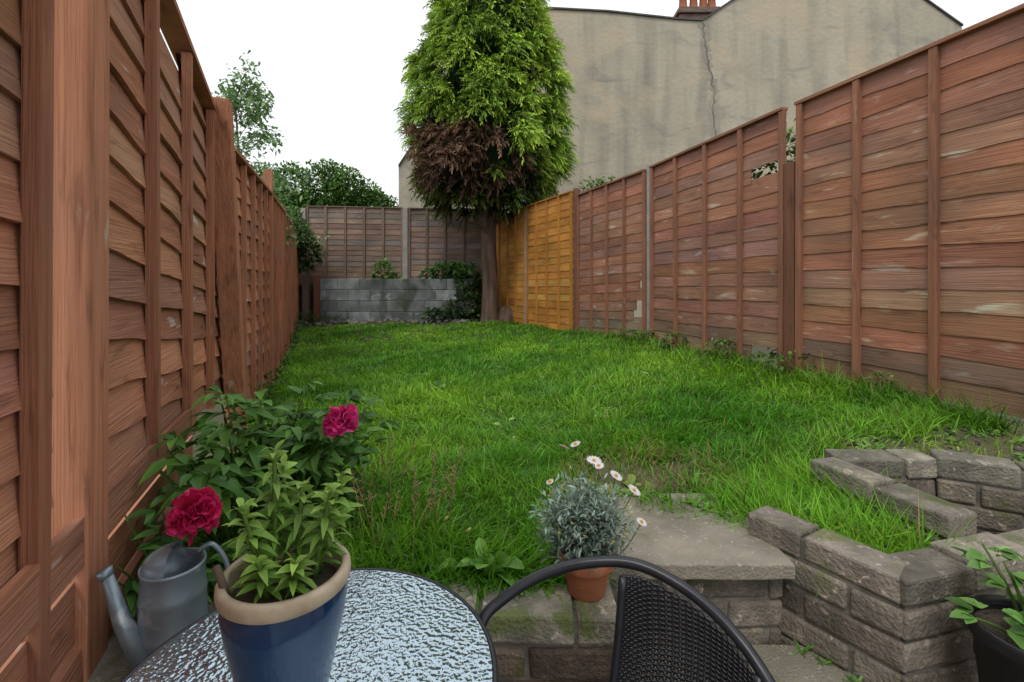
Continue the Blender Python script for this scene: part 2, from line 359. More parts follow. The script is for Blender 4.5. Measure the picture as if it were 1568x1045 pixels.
post(rf,'post_stub',*PR(3.50),T(.7),T(1.17),.02,M['wood_rightV'],aR,v=.6)
post(rf,'post_2',*PR(5.16),.5,T(1.22),.05,M['concpost'],aR)
post(rf,'post_3',*PR(1.68),.5,T(1.22),.085,M['wood_rightV'],aR,v=.7)
post(rf,'post_4',*PR(6.98),.4,T(1.3),.07,M['wood_rightV'],aR,v=.6)
yf=empty('yellow_fence')
yy=[7.05,8.75,10.6]
for k in range(2):
    a,c=yy[k]+.03,yy[k+1]-.03
    panel(yf,'panel_%d'%(k+1),PR(a),PR(c),(T(-.80-.06*k),T(-.86-.02*k)),(T(1.27),T(1.29)),'wood_yellow',1,slat=.12,nb=5,tilt=.008,bw=.05,amp=.003,wt=.08)
post(yf,'post_1',*PR(8.75),.4,T(1.3),.09,M['concpost'],aR)
bf=empty('wooden_fence.002')
bx=[-4.62,-2.36,-.2]
for k in range(2):
    z=1.60-.05*k
    panel(bf,'panel_%d'%(k+1),(bx[k]+.06,10.75-.02*k),(bx[k+1]-.06,10.75-.02*k),(.9,.9),(T(z),T(z-.04)),'wood_grey',-1,slat=.12,nb=6,tilt=.012,bw=.05,amp=.003,wt=.07)
for k,xx in enumerate(bx[:2]+[-.3]):
    post(bf,'post_%d'%(k+1),xx,10.72,.4,T(1.56),.11,M['concpost'],0)
# ------------------------------------------------------------------ walls
BR=[(.29,.245,.205),(.24,.20,.17),(.33,.285,.24),(.20,.165,.14),(.28,.25,.215)]
def wall(parent,name,p0,p1,z0,z1,th,bl=.215,bh=.062,gap=.010,cols=BR,m='brick',j=.003,capcol=None,bev=.007):
    L=math.hypot(p1[0]-p0[0],p1[1]-p0[1]); b=MB(); z=z1;row=0; sg=1 if th>0 else -1
    while z-bh>z0-.04:
        x=-(bl/2 if row%2 else 0)
        while x<L:
            a=max(x,0);c=min(x+bl,L)
            if c-a>.03:
                col=random.choice(capcol if (row==0 and capcol) else cols); f=random.uniform(.75,1.2); o=random.uniform(-.004,.004)
                ya,yb=sorted((o-.001*(row%2),th+o))
                b.box(a,c-gap*(c<L),ya,yb,z-bh,z+(random.uniform(-.005,.005) if row==0 else 0),tuple(q*f for q in col),0,j)
            x+=bl
        z-=bh+gap;row+=1
    ob=b.obj(name,M[m],parent,bevel=bev)
    ya,yb=sorted((sg*.009,th-sg*.009))
    c=MB(); c.box(.008,L-.008,ya,yb,z0,z1-.012); o2=c.obj(name+'_mortar',M['mortar'],parent)
    for o in (ob,o2): o.location=(p0[0],p0[1],0); o.rotation_euler=(0,0,math.atan2(p1[1]-p0[1],p1[0]-p0[0]))
CAP=[(.32,.295,.245),(.27,.255,.21),(.35,.32,.265)]
w1=empty('brick_retaining_wall')
wall(w1,'front_wall',(-.93,1.07),(.235,1.045),0,.605,.115,capcol=CAP,cols=[(.22,.16,.125),(.17,.125,.10),(.25,.19,.145),(.2,.16,.13)])
wall(w1,'riser_upper',(.238,1.235),(.700,1.25),.2,.575,.1,cols=BR)
wall(w1,'riser_side',(.238,1.05),(.238,1.24),.2,.60,.1,cols=BR)
wall(w1,'riser_lower',(.25,.95),(.86,.95),0,.355,.1)
w2=empty('brick_planter_wall')
PNK=[(.35,.30,.255),(.30,.265,.225),(.38,.315,.275),(.28,.25,.21)]
wall(w2,'side',(.855,1.060),(.66,1.36),.1,.68,-.10,capcol=PNK)
wall(w2,'front',(.862,1.056),(1.55,1.238),0,.678,.10,capcol=PNK)
wall(w2,'inner_border',(1.00,1.62),(1.115,1.225),.35,.735,.10,capcol=PNK)
wall(w2,'back_left',(1.112,1.62),(1.43,1.625),.35,.733,.10,capcol=CAP)
wall(w2,'back_right',(1.425,1.62),(2.20,1.165),.35,.738,.10,capcol=CAP,cols=[(.24,.20,.165),(.2,.17,.14),(.27,.23,.185)])
b=MB()
for q in range(28):
    for r in range(14):
        x0=1.06+q*.045; y0=1.20+r*.033
        if y0<1.66-(max(0,x0-1.42))*.55: b.add([(x0,y0,.50),(x0+.046,y0,.50),(x0+.046,y0+.034,.50),(x0,y0+.034,.50)],[(0,1,2,3)])
b.V=[(x,y,z+.03*math.sin(x*21)*math.sin(y*25+x*9)+.12*max(0,(y-1.45))) for x,y,z in b.V]
b.obj('soil_pit',M['soil'])
st=empty('garden_steps')
def slab(name,x0,x1,y0,y1,z0,z1):
    b=MB(); nx_,ny_=16,14; vs=[];fs=[]
    for zl in (z1,z0):
        for j in range(ny_+1):
            for i in range(nx_+1):
                e=random.gauss(0,.0018) if (i in(0,nx_) or j in (0,ny_)) else 0
                vs.append((x0+(x1-x0)*i/nx_+e,y0+(y1-y0)*j/ny_+e,zl+(random.gauss(0,.0007) if zl==z1 else 0)))
    A=(nx_+1)*(ny_+1); g_=lambda i,j:j*(nx_+1)+i
    for j in range(ny_):
        for i in range(nx_): fs.append((g_(i,j),g_(i+1,j),g_(i+1,j+1),g_(i,j+1))); fs.append((A+g_(i,j),A+g_(i,j+1),A+g_(i+1,j+1),A+g_(i+1,j)))
    for i in range(nx_): fs.append((g_(i+1,0),g_(i,0),A+g_(i,0),A+g_(i+1,0))); fs.append((g_(i,ny_),g_(i+1,ny_),A+g_(i+1,ny_),A+g_(i,ny_)))
    for j in range(ny_): fs.append((g_(0,j),g_(0,j+1),A+g_(0,j+1),A+g_(0,j))); fs.append((g_(nx_,j+1),g_(nx_,j),A+g_(nx_,j),A+g_(nx_,j+1)))
    b.add(vs,fs); return b.obj(name,M['slab'],st,bevel=.004)
slab('upper_slab',.215,.712,1.212,1.62,.583,.622)
slab('middle_slab',.24,.87,.93,1.245,.36,.40)
slab('lower_slab',.24,1.0,.62,.93,.14,.19)
b=MB(); b.box(.26,.98,.66,.93,0,.14); b.obj('lower_base',M['slab'],st)
b=MB(); b.box(.90,1.9,.70,1.04,.0,.36,j=.003); b.obj('stone_plinth',M['slab'],bevel=.008)
b=MB(); b.box(-.93,-.52,.90,1.06,.0,.575,j=.003); b.obj('stone_ledge',M['slab'],bevel=.008)
b=MB(); b.box(-1.05,-.5,1.17,1.5,.4,.585,j=.01); b.obj('soil_bed',M['soil'])
w3=empty('concrete_block_wall')
wall(w3,'blocks',(-4.05,9.98),(-.75,10.0),.40,1.33,.10,bl=.45,bh=.215,gap=.012,cols=[(.27,.295,.30),(.20,.22,.22),(.33,.355,.36),(.15,.16,.155)],m='block',j=.006)
b=MB(); b.box(-4.5,-.4,10.08,10.72,.40,1.22,j=.02); b.obj('raised_bed_soil',M['soil'])
post(w3,'end_stump',-4.22,9.9,.4,1.42,.12,M['wood_greyV'],0,v=.6)
post(w3,'end_stump_red',-3.98,9.85,.4,1.40,.10,M['wood_leftV'],0,v=.4)
b=MB()
for k in range(170):
    x=random.uniform(-4.3,-.2); y=random.uniform(9.45,9.95) if random.random()<.85 else random.uniform(9.2,9.5); r=random.uniform(.025,.085)
    if k>115: x=random.uniform(1.35,2.15); y=random.uniform(1.72,2.2); r=random.uniform(.006,.02)
    z=float(hgt(np.array(x),np.array(y))); f=random.uniform(.4,1.3)
    pr=[(0.01,r*.7),(r*.6,r*.62),(r,r*.25),(r*.95,-.1*r),(r*.6,-r*.4)]
    o=len(b.V); b.lathe(pr,(x,y,z+r*.2),n=7,col=(f,f*.96,f*.9),sx=random.uniform(.7,1.3),sy=random.uniform(.7,1.2))
    for q in range(o,len(b.V)):
        v=b.V[q]; b.V[q]=(v[0]+random.gauss(0,r*.1),v[1]+random.gauss(0,r*.1),v[2]+random.gauss(0,r*.08))
b.obj('stones',M['stone'])
# ------------------------------------------------------------------ building
bh=empty('rendered_house')
k=13/740.
def WP(px,py): return ((px-784)*k,ZC+(427-py)*k)
Yb=13.0
prof=[(-3.05,4.35),(-1.5,6.7),(.75,8.60),(2.6,8.50),(4.41,8.30),(5.11,8.26),(8.6,10.6),(12.1,8.12)]
b=MB(); base=[(-3.05,-.02),(12.1,-.02)]
poly=[base[0]]+prof+[base[1]]
n=len(poly); vs=[(x,Yb,z) for x,z in poly]+[(x,Yb+8,z) for x,z in poly]
fs=[tuple(range(n)),tuple(range(2*n-1,n-1,-1))]
for q in range(n): fs.append((q,(q+1)%n+0,(q+1)%n+n,q+n)[::-1])
b.add(vs,fs); b.obj('walls',M['render'],bh)
b=MB()
for (x0,z0),(x1,z1) in zip(prof[:-1],prof[1:]):
    b.hexa([(x0,Yb-.05,z0+.003),(x1,Yb-.05,z1+.003),(x1,Yb+8.1,z1+.003),(x0,Yb+8.1,z0+.003),(x0,Yb-.05,z0+.045),(x1,Yb-.05,z1+.045),(x1,Yb+8.1,z1+.045),(x0,Yb+8.1,z0+.045)])
b.obj('roof',M['rooft'],bh)
def ribbon(pts,w,yo,jit,n=10):
    P=[]
    for (a,c),(d,e) in zip(pts[:-1],pts[1:]):
        for q in range(n):
            t=q/n; x,z=WP(a+(d-a)*t,c+(e-c)*t); P.append((x+random.gauss(0,jit),z))
    vs=[];fs=[]
    for q,(x,z) in enumerate(P):
        ww=w*random.uniform(.4,1.5); vs+=[(x-ww,Yb-yo,z),(x+ww,Yb-yo,z)]
    for q in range(len(P)-1): fs.append((2*q,2*q+1,2*q+3,2*q+2))
    return vs,fs
pts=[(1076,36),(1079,70),(1086,105),(1094,140),(1092,175),(1097,215),(1094,260)]
b=MB(); b.add(*ribbon(pts,.09,.006,.03)); b.obj('mended_joint',M['patch'],bh)
b=MB(); b.add(*ribbon(pts,.018,.012,.02)); b.obj('crack',M['crack'],bh)
b=MB(); b.box(4.72,5.85,13.6,14.6,7.8,8.80); b.box(4.65,5.92,13.53,14.67,8.80,8.91); b.box(4.70,5.87,13.58,14.62,8.912,9.0)
b.obj('chimney_stack',mat('chimney_brick',(.20,.13,.10),(.09,.065,.055),scale=(6,6,12),bump=.4),bh,bevel=.02)
b=MB()
for x in (4.9,5.2,5.48,5.72):
    b.lathe([(.13,0),(.12,.1),(.10,.35),(.125,.38),(.125,.42),(.08,.42)],(x,13.85,8.99),n=16)
b.obj('chimney_pots',mat('pot_red',(.42,.13,.06),(.3,.1,.05)),bh)
# ------------------------------------------------------------------ conifer
ct=empty('conifer_tree'); cxy=np.array([-.46,9.35])
zp=[2.55,2.8,3.1,3.6,4.2,5.0,6.0,6.8,7.8,8.8,9.8]; rp=[.35,.95,1.27,1.41,1.45,1.36,1.15,.97,.70,.42,.05]
def crownR(z): return np.interp(z,zp,rp)
b=MB(); b.tube([(-.42,9.35,.35),(-.43,9.35,.6),(-.42,9.36,1.2),(-.45,9.35,2.2),(-.40,9.37,3.4),(-.42,9.35,6),(-.42,9.35,9.2)],[.24,.175,.155,.14,.12,.08,.02],n=14,smoothpath=5)
for q in range(46):
    z=random.uniform(1.9,8.5) if q>9 else random.uniform(2.1,3.0); a=random.uniform(0,6.28); r=float(crownR(max(z+.5,2.8)))*.85; 
    if z<3: r*=random.uniform(.5,.9)
    ca,sa=math.cos(a),math.sin(a)
    b.tube([(-.42,9.35,z),(-.42+ca*r*.5,9.35+sa*r*.5,z+.25),(-.42+ca*r,9.35+sa*r,z+.35)],[.04,.025,.008],n=6,smoothpath=3)
b.lathe([(.01,.32),(.12,.30),(.22,.18),(.25,.05),(.24,-.1)],(-.15,9.55,.48),n=12)
b.obj('trunk',M['bark'],ct)
parts=[]
def conifer(nc,ns,ml,shrink,cdark,ctip,zlo=2.7,sz=1.):
    zz=[]
    while len(zz)<nc:
        z=rng.uniform(zlo,9.7)
        if rng.random()<crownR(z)/1.5 and (z<7.6 or rng.random()<.5): zz.append(z)
    z=np.array(zz); a=rng.uniform(0,2*np.pi,nc)
    k_=(np.sin(a)<.45)|(rng.random(nc)<.55); z=z[k_];a=a[k_];nc=len(z)
    lob=1+.07*np.sin(a*5+z*2)+.06*np.sin(a*9-z*5)+rng.normal(0,.055,nc)
    r=crownR(z)*shrink*lob
    out=np.stack([np.cos(a),np.sin(a),np.zeros(nc)],1)
    c=np.stack([cxy[0]+r*np.cos(a),cxy[1]+r*np.sin(a),z],1)-out*.18
    cb=rng.uniform(.65,1.3,nc); hue=rng.random(nc)
    fa=(c[:,0]-(-.85))/.95; fz=(c[:,2]-3.5)/.6
    brown=((fa**2+fz**2+rng.normal(0,.25,nc))<1)&(c[:,1]<9.3)
    under_shade=np.clip((c[:,2]-2.7)/1.0,0.25,1)  # shade under the crown put into the spray colour
    C0=np.repeat(c,ns,0);O=np.repeat(out,ns,0);N=len(C0)
    d=nrm(O*1.0+rng.normal(0,.6,(N,3))+np.array([0,0,.3])); SL=rng.uniform(.20,.36,N)*sz
    sd=nrm(np.cross(d,rng.normal(0,1,(N,3))+O*.5))
    CB=np.repeat(cb*under_shade,ns); BW=np.repeat(brown,ns); HU=np.repeat(hue,ns)[:,None]
    ct_=np.array(ctip)*(1-HU)+np.array([ctip[0]*.60,ctip[1]*.78,ctip[2]*.9])*HU
    for j in range(ml):
        s=(j+.5)/ml; sg=1 if j%2 else -1
        base=C0+d*(SL*s)[:,None]; base[:,2]-=.45*SL*s*s
        dd=d*.9+sd*sg*(.85*(1-s*.6))+rng.normal(0,.2,(N,3)); dd[:,2]-=.2+.4*s
        L=SL*rng.uniform(.22,.34,N)*(1.1-.45*s); W=L*.34
        tip=(s**1.0)
        col=(np.array(cdark)*(1-tip)+ct_*tip)*CB[:,None]*(1+rng.normal(0,.15,(N,1)))
        bc=np.array([.19,.105,.075])*(.5+.6*tip)
        col=np.where(BW[:,None],bc[None]*CB[:,None]*1.2,col)
        parts.append(strips(base,dd,L,W,np.full(N,.35),[(0,.5),(.5,1),(1,.25)],col*.8,np.clip(col*1.15,0,1),side=np.cross(dd,sd)*.35+sd*.8))
conifer(900,18,10,1.0,(.06,.13,.014),(.48,.62,.08))
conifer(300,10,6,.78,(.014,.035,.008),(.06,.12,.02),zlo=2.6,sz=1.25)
V,F,C=joinm(parts); npmesh('crown',V,F,C,M['conifer'],ct)
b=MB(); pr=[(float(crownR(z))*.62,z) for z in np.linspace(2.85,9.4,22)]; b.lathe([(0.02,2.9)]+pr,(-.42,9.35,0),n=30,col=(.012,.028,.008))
for q in range(len(b.V)):
    v=b.V[q]; s=1+.12*math.sin(v[2]*7+v[0]*5)*math.sin(v[1]*6); b.V[q]=(-.42+(v[0]+.42)*s,9.35+(v[1]-9.35)*s,v[2])
b.obj('dark_crown_core',M['conifer'],ct)  # dark solid core added to block the sky behind the sprays
# ------------------------------------------------------------------ leaf masses
def leafmass(name,blobs,n,Lr,Wr,ca,cb,parent=None,shell=.55,droop=.3,upb=.3,m='foliage'):
    tot=sum(b[3]*b[4]*1.0 for b in blobs); P=[]
    for (x,y,z,rx,rz) in blobs:
        k=int(n*rx*rz/tot); d=rdir(k); rr=rng.uniform(shell,1,k)[:,None]*(1+.12*np.sin(d[:,:1]*9)*np.cos(d[:,2:]*8))
        c=np.array([x,y,z])+d*rr*np.array([rx,rx,rz])
        dd=d+rng.normal(0,.6,(k,3))+np.array([0,0,upb]); L=rng.uniform(*Lr,k); W=L*rng.uniform(*Wr,k)
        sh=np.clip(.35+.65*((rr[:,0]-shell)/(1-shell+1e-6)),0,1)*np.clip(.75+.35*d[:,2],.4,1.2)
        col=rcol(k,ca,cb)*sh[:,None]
        P.append(strips(c,dd,L,W,np.full(k,droop),LEAF,col*.85,col,fold=.25))
    V,F,C=joinm(P); return npmesh(name,V,F,C,M[m],parent)
leafmass('hedge',[(-5.9,14,2.5,1.0,1.5),(-5.0,14,2.8,.9,1.85),(-4.2,14.2,2.6,.9,1.6),(-3.5,14,2.3,.75,1.4),(-6.8,14,2.5,.9,1.9),(-4.6,13.8,3.8,.5,.7),(-5.5,14,3.9,.6,.9),(-2.6,14,1.6,.8,1.1),(-5.2,13.9,4.3,.28,.45),(-6.4,13.9,4.0,.6,.7),(-3.9,13.9,3.5,.4,.4),(-7.3,14,3.2,.9,1.5)],34000,(.09,.17),(.35,.55),(.08,.20,.035),(.24,.47,.09))
leafmass('climbing_shrub',[(-4.35,9.6,2.15,.42,.42),(-4.25,9.9,1.9,.38,.4),(-4.6,9.2,2.3,.4,.35),(-4.5,9.9,2.5,.3,.3)],3800,(.05,.1),(.4,.6),(.07,.17,.03),(.18,.36,.08))
sp=empty('sapling_tree'); b=MB(); tips=[]
X0,Y0=-3.35,6.3
b.tube([(X0-.3,Y0,0),(X0-.25,Y0,1.5),(X0-.2,Y0,2.6),(X0-.28,Y0,3.95)],[.05,.04,.02,.006],n=8,smoothpath=4)
for q in range(40):
    z=random.uniform(1.8,3.75); a=random.uniform(0,6.28); r=random.uniform(.3,.75)*(1.25-.26*(z-2.2)); s=Vector((X0-.23,Y0,z))
    e=s+Vector((math.cos(a)*r,math.sin(a)*r*.7,random.uniform(.05,.35)-.25*max(0,math.cos(a))))
    mid=(s+e)/2+Vector((0,0,.08)); b.tube([s,mid,e],[.006,.004,.002],n=5,smoothpath=3,col=(1,1,1))
    for t in range(6):
        f=random.uniform(.3,1.1); tips.append(s.lerp(e,f)+Vector((random.gauss(0,.04),random.gauss(0,.04),random.gauss(.04,.05))))
for t in range(8): tips.append(Vector((X0-.28+random.gauss(0,.05),Y0,random.uniform(3.6,4.05))))
b.obj('branches',M['bark'],sp)
tp=np.array([tuple(t) for t in tips]); k=19
P=np.repeat(tp,k,0)+rng.normal(0,.065,(len(tp)*k,3)); n=len(P); L=rng.uniform(.045,.085,n)
col=rcol(n,(.14,.27,.10),(.34,.52,.25)); V,F,C=strips(P,rdir(n)+np.array([0,0,.2]),L,L*.55,np.full(n,.3),LEAF,col,col,fold=.2)
npmesh('leaves',V,F,C,M['foliage'],sp)
leafmass('broadleaf_plant',[(-2.75,10.3,1.45,.22,.28),(-2.55,10.25,1.3,.18,.15)],300,(.08,.14),(.5,.7),(.12,.28,.05),(.26,.48,.10))
leafmass('broadleaf_plant.001',[(-1.45,10.3,1.5,.3,.2),(-1.15,10.2,1.45,.25,.25),(-.9,10.1,1.3,.3,.4),(-1.8,10.4,1.4,.2,.15)],900,(.08,.15),(.4,.6),(.06,.16,.03),(.18,.40,.07))
leafmass('ivy',[(-.9,9.85,.75,.4,.3),(-.6,9.75,.6,.35,.18),(-1.5,9.8,.6,.3,.15)],1300,(.05,.1),(.6,.8),(.03,.09,.02),(.09,.19,.035))
leafmass('border_weeds',[(-3.9,8.6,.5,.25,.12),(-4.1,9.5,.55,.3,.15),(-3.3,7.2,.42,.18,.12),(-2.95,6.3,.4,.16,.12),(-2.65,5.5,.37,.14,.12),(-2.35,4.8,.36,.14,.12),(-2.05,4.1,.42,.14,.14),(-1.8,3.4,.5,.15,.13),(-3.6,9.7,.5,.3,.1)],1500,(.03,.07),(.3,.5),(.06,.17,.025),(.18,.34,.06))
leafmass('fence_foot_weeds',[(1.98,3.35,.76,.14,.07),(1.75,4.0,.76,.16,.07),(1.55,4.6,.75,.14,.08),(2.1,2.75,.76,.06,.04),(1.3,5.3,.72,.15,.06),(1.42,5.05,.72,.12,.09),(1.9,3.7,.72,.1,.05)],1200,(.02,.045),(.5,.7),(.12,.26,.04),(.32,.5,.12))
leafmass('neighbour_shrub',[(2.35,3.75,.9,.3,.4),(2.15,3.95,2.3,.28,.32),(1.95,5.4,1.0,.3,.4),(1.5,8.2,2.7,.5,.35)],3000,(.04,.08),(.5,.7),(.10,.24,.04),(.28,.45,.09))
# ------------------------------------------------------------------ peony
def shoots(origin,spread,nst,hr,nl,Lr,Wf,ca,cb):
    S=MB(); base=[];dd=[];LL=[];cc=[]
    for q in range(nst):
        a=random.uniform(0,6.28); r=random.random()**.6
        o=Vector(origin)+Vector((math.cos(a)*spread*.35*r,math.sin(a)*spread*.35*r,0)); h=random.uniform(*hr)*(1-.25*r)
        e=o+Vector((math.cos(a)*spread*r,math.sin(a)*spread*r,h)); m_=(o+e)/2+Vector((0,0,h*.12))
        S.tube([o,m_,e],[.004,.0035,.002],n=5,smoothpath=3,col=(.10,.18,.04))
        for t in range(nl):
            f=.3+.7*(t+random.random())/nl; p_=o.lerp(m_,f*2) if f<.5 else m_.lerp(e,(f-.5)*2)
            aa=t*2.4+random.uniform(-.4,.4); d=Vector((math.cos(aa),math.sin(aa),.45+.5*(f>.9)))
            pe_=p_+d.normalized()*random.uniform(.02,.05)
            if pe_.x<float(XL(pe_.y))+.09: continue
            for w in (0,-.55,.55):
                d2=Vector((math.cos(aa+w),math.sin(aa+w),random.uniform(.05,.6)))
                base.append(pe_);dd.append(d2);LL.append(random.uniform(*Lr)*(1 if w==0 else .8));cc.append(f)
    N=len(base); base=np.array([tuple(v) for v in base]);dd=np.array([tuple(v) for v in dd]);LL=np.array(LL)
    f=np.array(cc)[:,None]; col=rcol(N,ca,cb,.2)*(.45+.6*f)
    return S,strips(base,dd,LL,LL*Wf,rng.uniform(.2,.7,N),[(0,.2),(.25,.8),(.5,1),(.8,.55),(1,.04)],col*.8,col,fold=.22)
pe=empty('peony_plant')
S1,A=shoots((-.76,1.42,.55),.30,34,(.30,.50),11,(.06,.105),.34,(.06,.19,.03),(.18,.42,.065))
S2,Bm=shoots((-.80,1.18,.50),.14,14,(.16,.34),9,(.05,.085),.36,(.05,.17,.03),(.14,.34,.06))
S3,Cm=shoots((-.66,1.52,.55),.18,13,(.20,.38),9,(.06,.095),.34,(.07,.21,.04),(.20,.42,.07))
for q,s in enumerate((S1,S2,S3)): s.obj('stems_%d'%q,M['foliage'],pe)
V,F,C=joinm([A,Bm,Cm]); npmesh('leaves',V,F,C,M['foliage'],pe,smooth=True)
def peony(name,c,r,ca=(.72,.015,.17),cb=(.92,.08,.38)):
    n=170; t=np.sort(rng.random(n)); el=np.arcsin(np.clip(-.35+1.35*t,-1,1)); az=rng.uniform(0,2*np.pi,n)
    d=np.stack([np.cos(el)*np.cos(az),np.cos(el)*np.sin(az),np.sin(el)],1)
    base=np.array(c)+d*r*rng.uniform(.15,.5,(n,1)); dd=d+rng.normal(0,.35,(n,3))
    L=np.full(n,r*.62)*rng.uniform(.75,1.2,n); W=r*rng.uniform(.45,.85,n)
    col=rcol(n,ca,cb,.12)
    V,F,C=strips(base,dd,L,W,rng.uniform(-.3,.35,n),[(0,.4),(.35,.85),(.7,1.05),(.93,.95),(1.02,.45)],col*.6,np.clip(col*1.2,0,1),side=np.cross(dd,rng.normal(0,1,(n,3))),fold=.5)
    V=V+rng.normal(0,r*.024,V.shape)
    npmesh(name,V,F,C,M['petal'],pe)
peony('flower_1',(-.458,1.30,.952),.046)
peony('flower_2',(-.655,1.00,.848),.048,(.55,.008,.07),(.80,.03,.20))
b=MB(); b.tube([(-.62,1.4,.6),(-.52,1.33,.82),(-.46,1.3,.92)],.004,n=6,smoothpath=4,col=(.1,.2,.05)); b.tube([(-.8,1.2,.6),(-.70,1.06,.78),(-.66,1.0,.82)],.004,n=6,smoothpath=4,col=(.1,.2,.05)); b.obj('flower_stems',M['foliage'],pe)
# ------------------------------------------------------------------ blue pot with lilies
bp_=empty('blue_flower_pot'); pc=(-.327,.70,.714)
b=MB(); b.lathe([(.001,.0),(.050,.0),(.054,.006),(.058,.03),(.068,.08),(.079,.13),(.0845,.165),(.0835,.185)],pc,n=64); b.obj('glazed_body',M['blueglaze'],bp_)
b=MB(); b.lathe([(.0825,.183),(.0875,.187),(.0893,.194),(.0885,.203),(.084,.208),(.0770,.207),(.075,.200),(.074,.172)],pc,n=64); b.obj('rim',M['cream'],bp_)
b=MB(); b.lathe([(.001,.186),(.03,.184),(.06,.180),(.0745,.176)],pc,n=30); b.obj('soil',M['soil'],bp_)
b=MB(); b.tube([(-.385,.665,.885),(-.398,.650,.952)],.005,n=8); b.obj('wooden_label',M['oldwood'],bp_)
S=MB(); base=[];dd=[];LL=[];cc=[]
for q,(ax,ay,h,lx,ly) in enumerate(((-.025,.02,.185,-.012,.02),(.005,.03,.13,.0,.01),(.035,.015,.135,.025,.0),(-.035,.0,.12,-.025,-.01),(.015,-.025,.06,.02,-.02),(.035,.03,.145,.03,.02),(-.02,.045,.15,-.02,.03),(-.012,-.03,.06,-.01,-.01))):
    o=Vector((pc[0]+ax,pc[1]+ay,.895)); e=o+Vector((lx,ly,h)); S.tube([o,(o+e)/2+Vector((0,0,.01)),e],[.0042,.004,.0025],n=6,smoothpath=3,col=(.18,.32,.07))
    nl=int(16+h*170)
    for t in range(nl):
        f=.18+.82*t/nl; p_=o.lerp(e,f); aa=t*2.4; base.append(p_); up=.3+.9*max(0,f-.7)/.3
        dd.append(Vector((math.cos(aa),math.sin(aa),up+random.uniform(-.1,.4)))); LL.append(random.uniform(.030,.050)*(1-.3*max(0,f-.7)/.3)); cc.append(f)
S.obj('stems',M['foliage'],bp_)
N=len(base); base=np.array([tuple(v) for v in base]);dd=np.array([tuple(v) for v in dd]);LL=np.array(LL); f=np.array(cc)[:,None]
col=np.array([.13,.32,.05])*(1-f)+np.array([.40,.64,.13])*f; col=col*(1+rng.normal(0,.18,(N,1)))
V,F,C=strips(base,dd,LL,np.full(N,.0105),rng.uniform(.25,.8,N),[(0,.4),(.3,.95),(.55,1),(.8,.6),(1,.05)],col*.8,col,fold=.3); npmesh('lily_leaves',V,F,C,M['foliage'],bp_,smooth=True)
# ------------------------------------------------------------------ table
tb=empty('glass_table'); tcn=(-.317,.755)
b=MB(); b.lathe([(.001,.712),(.15,.712),(.286,.712),(.2865,.706),(.15,.706),(.001,.706)],(0,0,0),n=96,smooth=False); ob=b.obj('glass_top',M['glass'],tb); ob.location=(*tcn,0)
b=MB(); b.tube([(tcn[0]+.2905*math.cos(a),tcn[1]+.2905*math.sin(a),.7085) for a in np.linspace(0,2*math.pi,97)],.0052,n=10,cap=False)
for q in range(4):
    a=q*math.pi/2+.6; ca,sa=math.cos(a),math.sin(a)
    b.tube([(tcn[0]+.27*ca,tcn[1]+.27*sa,.70),(tcn[0]+.2*ca,tcn[1]+.2*sa,.45),(tcn[0]+.14*ca,tcn[1]+.14*sa,.3),(tcn[0]+.28*ca,tcn[1]+.28*sa,.006)],.009,n=8,smoothpath=6)
b.tube([(tcn[0]+.15*math.cos(a),tcn[1]+.15*math.sin(a),.3) for a in np.linspace(0,2*math.pi,33)],.006,n=8,cap=False)
b.obj('frame',M['blackmetal'],tb)
# ------------------------------------------------------------------ chair
ch=empty('wicker_chair')
rail=[(-.02,.70,.42),(-.065,.86,.60),(-.060,.915,.68),(-.02,.94,.715),(.06,.955,.755),(.15,.95,.782),(.24,.93,.790),(.32,.88,.772),(.375,.81,.742),(.405,.74,.700),(.40,.64,.672),(.34,.53,.655),(.27,.49,.60),(.22,.50,.42)]
b=MB(); b.tube(rail,.0105,n=12,smoothpath=8)
for (x,y,fx,fy) in ((-.02,.70,-.06,.68),(.22,.50,.22,.45),(.08,.89,.06,.93),(.33,.70,.40,.70)):
    b.tube([(x,y,.43),(fx,fy,.006)],.0105,n=10)
b.tube([(.14+.2*math.cos(a),.71+.2*math.sin(a),.42) for a in np.linspace(0,2*math.pi,49)],.011,n=10,cap=False)
b.tube([(.21,.915,.775),(.19,.89,.62),(.15,.86,.43)],.008,n=8,smoothpath=5); b.tube([(.392,.765,.71),(.36,.75,.60),(.32,.70,.43)],.008,n=8,smoothpath=5)
b.obj('frame',M['blackmetal'],ch)
top=[(.212,.918,.777),(.25,.905,.778),(.315,.862,.765),(.362,.81,.738),(.388,.765,.706)]
bot=[(.15,.86,.43),(.20,.85,.43),(.26,.81,.43),(.30,.76,.43),(.32,.70,.43)]
def cat(P,t):
    n=len(P)-1; i=min(int(t*n),n-1); u=t*n-i; g_=lambda q:Vector(P[max(0,min(n,q))])
    a,b_,c,d=g_(i-1),g_(i),g_(i+1),g_(i+2)
    return .5*((2*b_)+(c-a)*u+(2*a-5*b_+4*c-d)*u*u+(3*b_-a-3*c+d)*u**3)
def surf(s,t):
    p_=cat(top,s).lerp(cat(bot,s),t); bow=Vector((.03,.035,0))*math.sin(math.pi*t)*.8; return p_+bow
b=MB(); NR=26; NH=74
for r in range(NR+1):
    s=r/NR; b.tube([surf(s,t) for t in np.linspace(0,1,12)],.0022,n=5)
nr=Vector((-.65,-.76,0))
for h in range(NH):
    t=(h+.5)/NH; pts=[]
    for q in range(NR*2+1):
        s=q/(NR*2); off=.0032*(math.cos(math.pi*q/2*1.0+ (math.pi if h%2 else 0)))
        pts.append(surf(s,t)+nr*off)
    b.tube(pts,.0023,n=5)
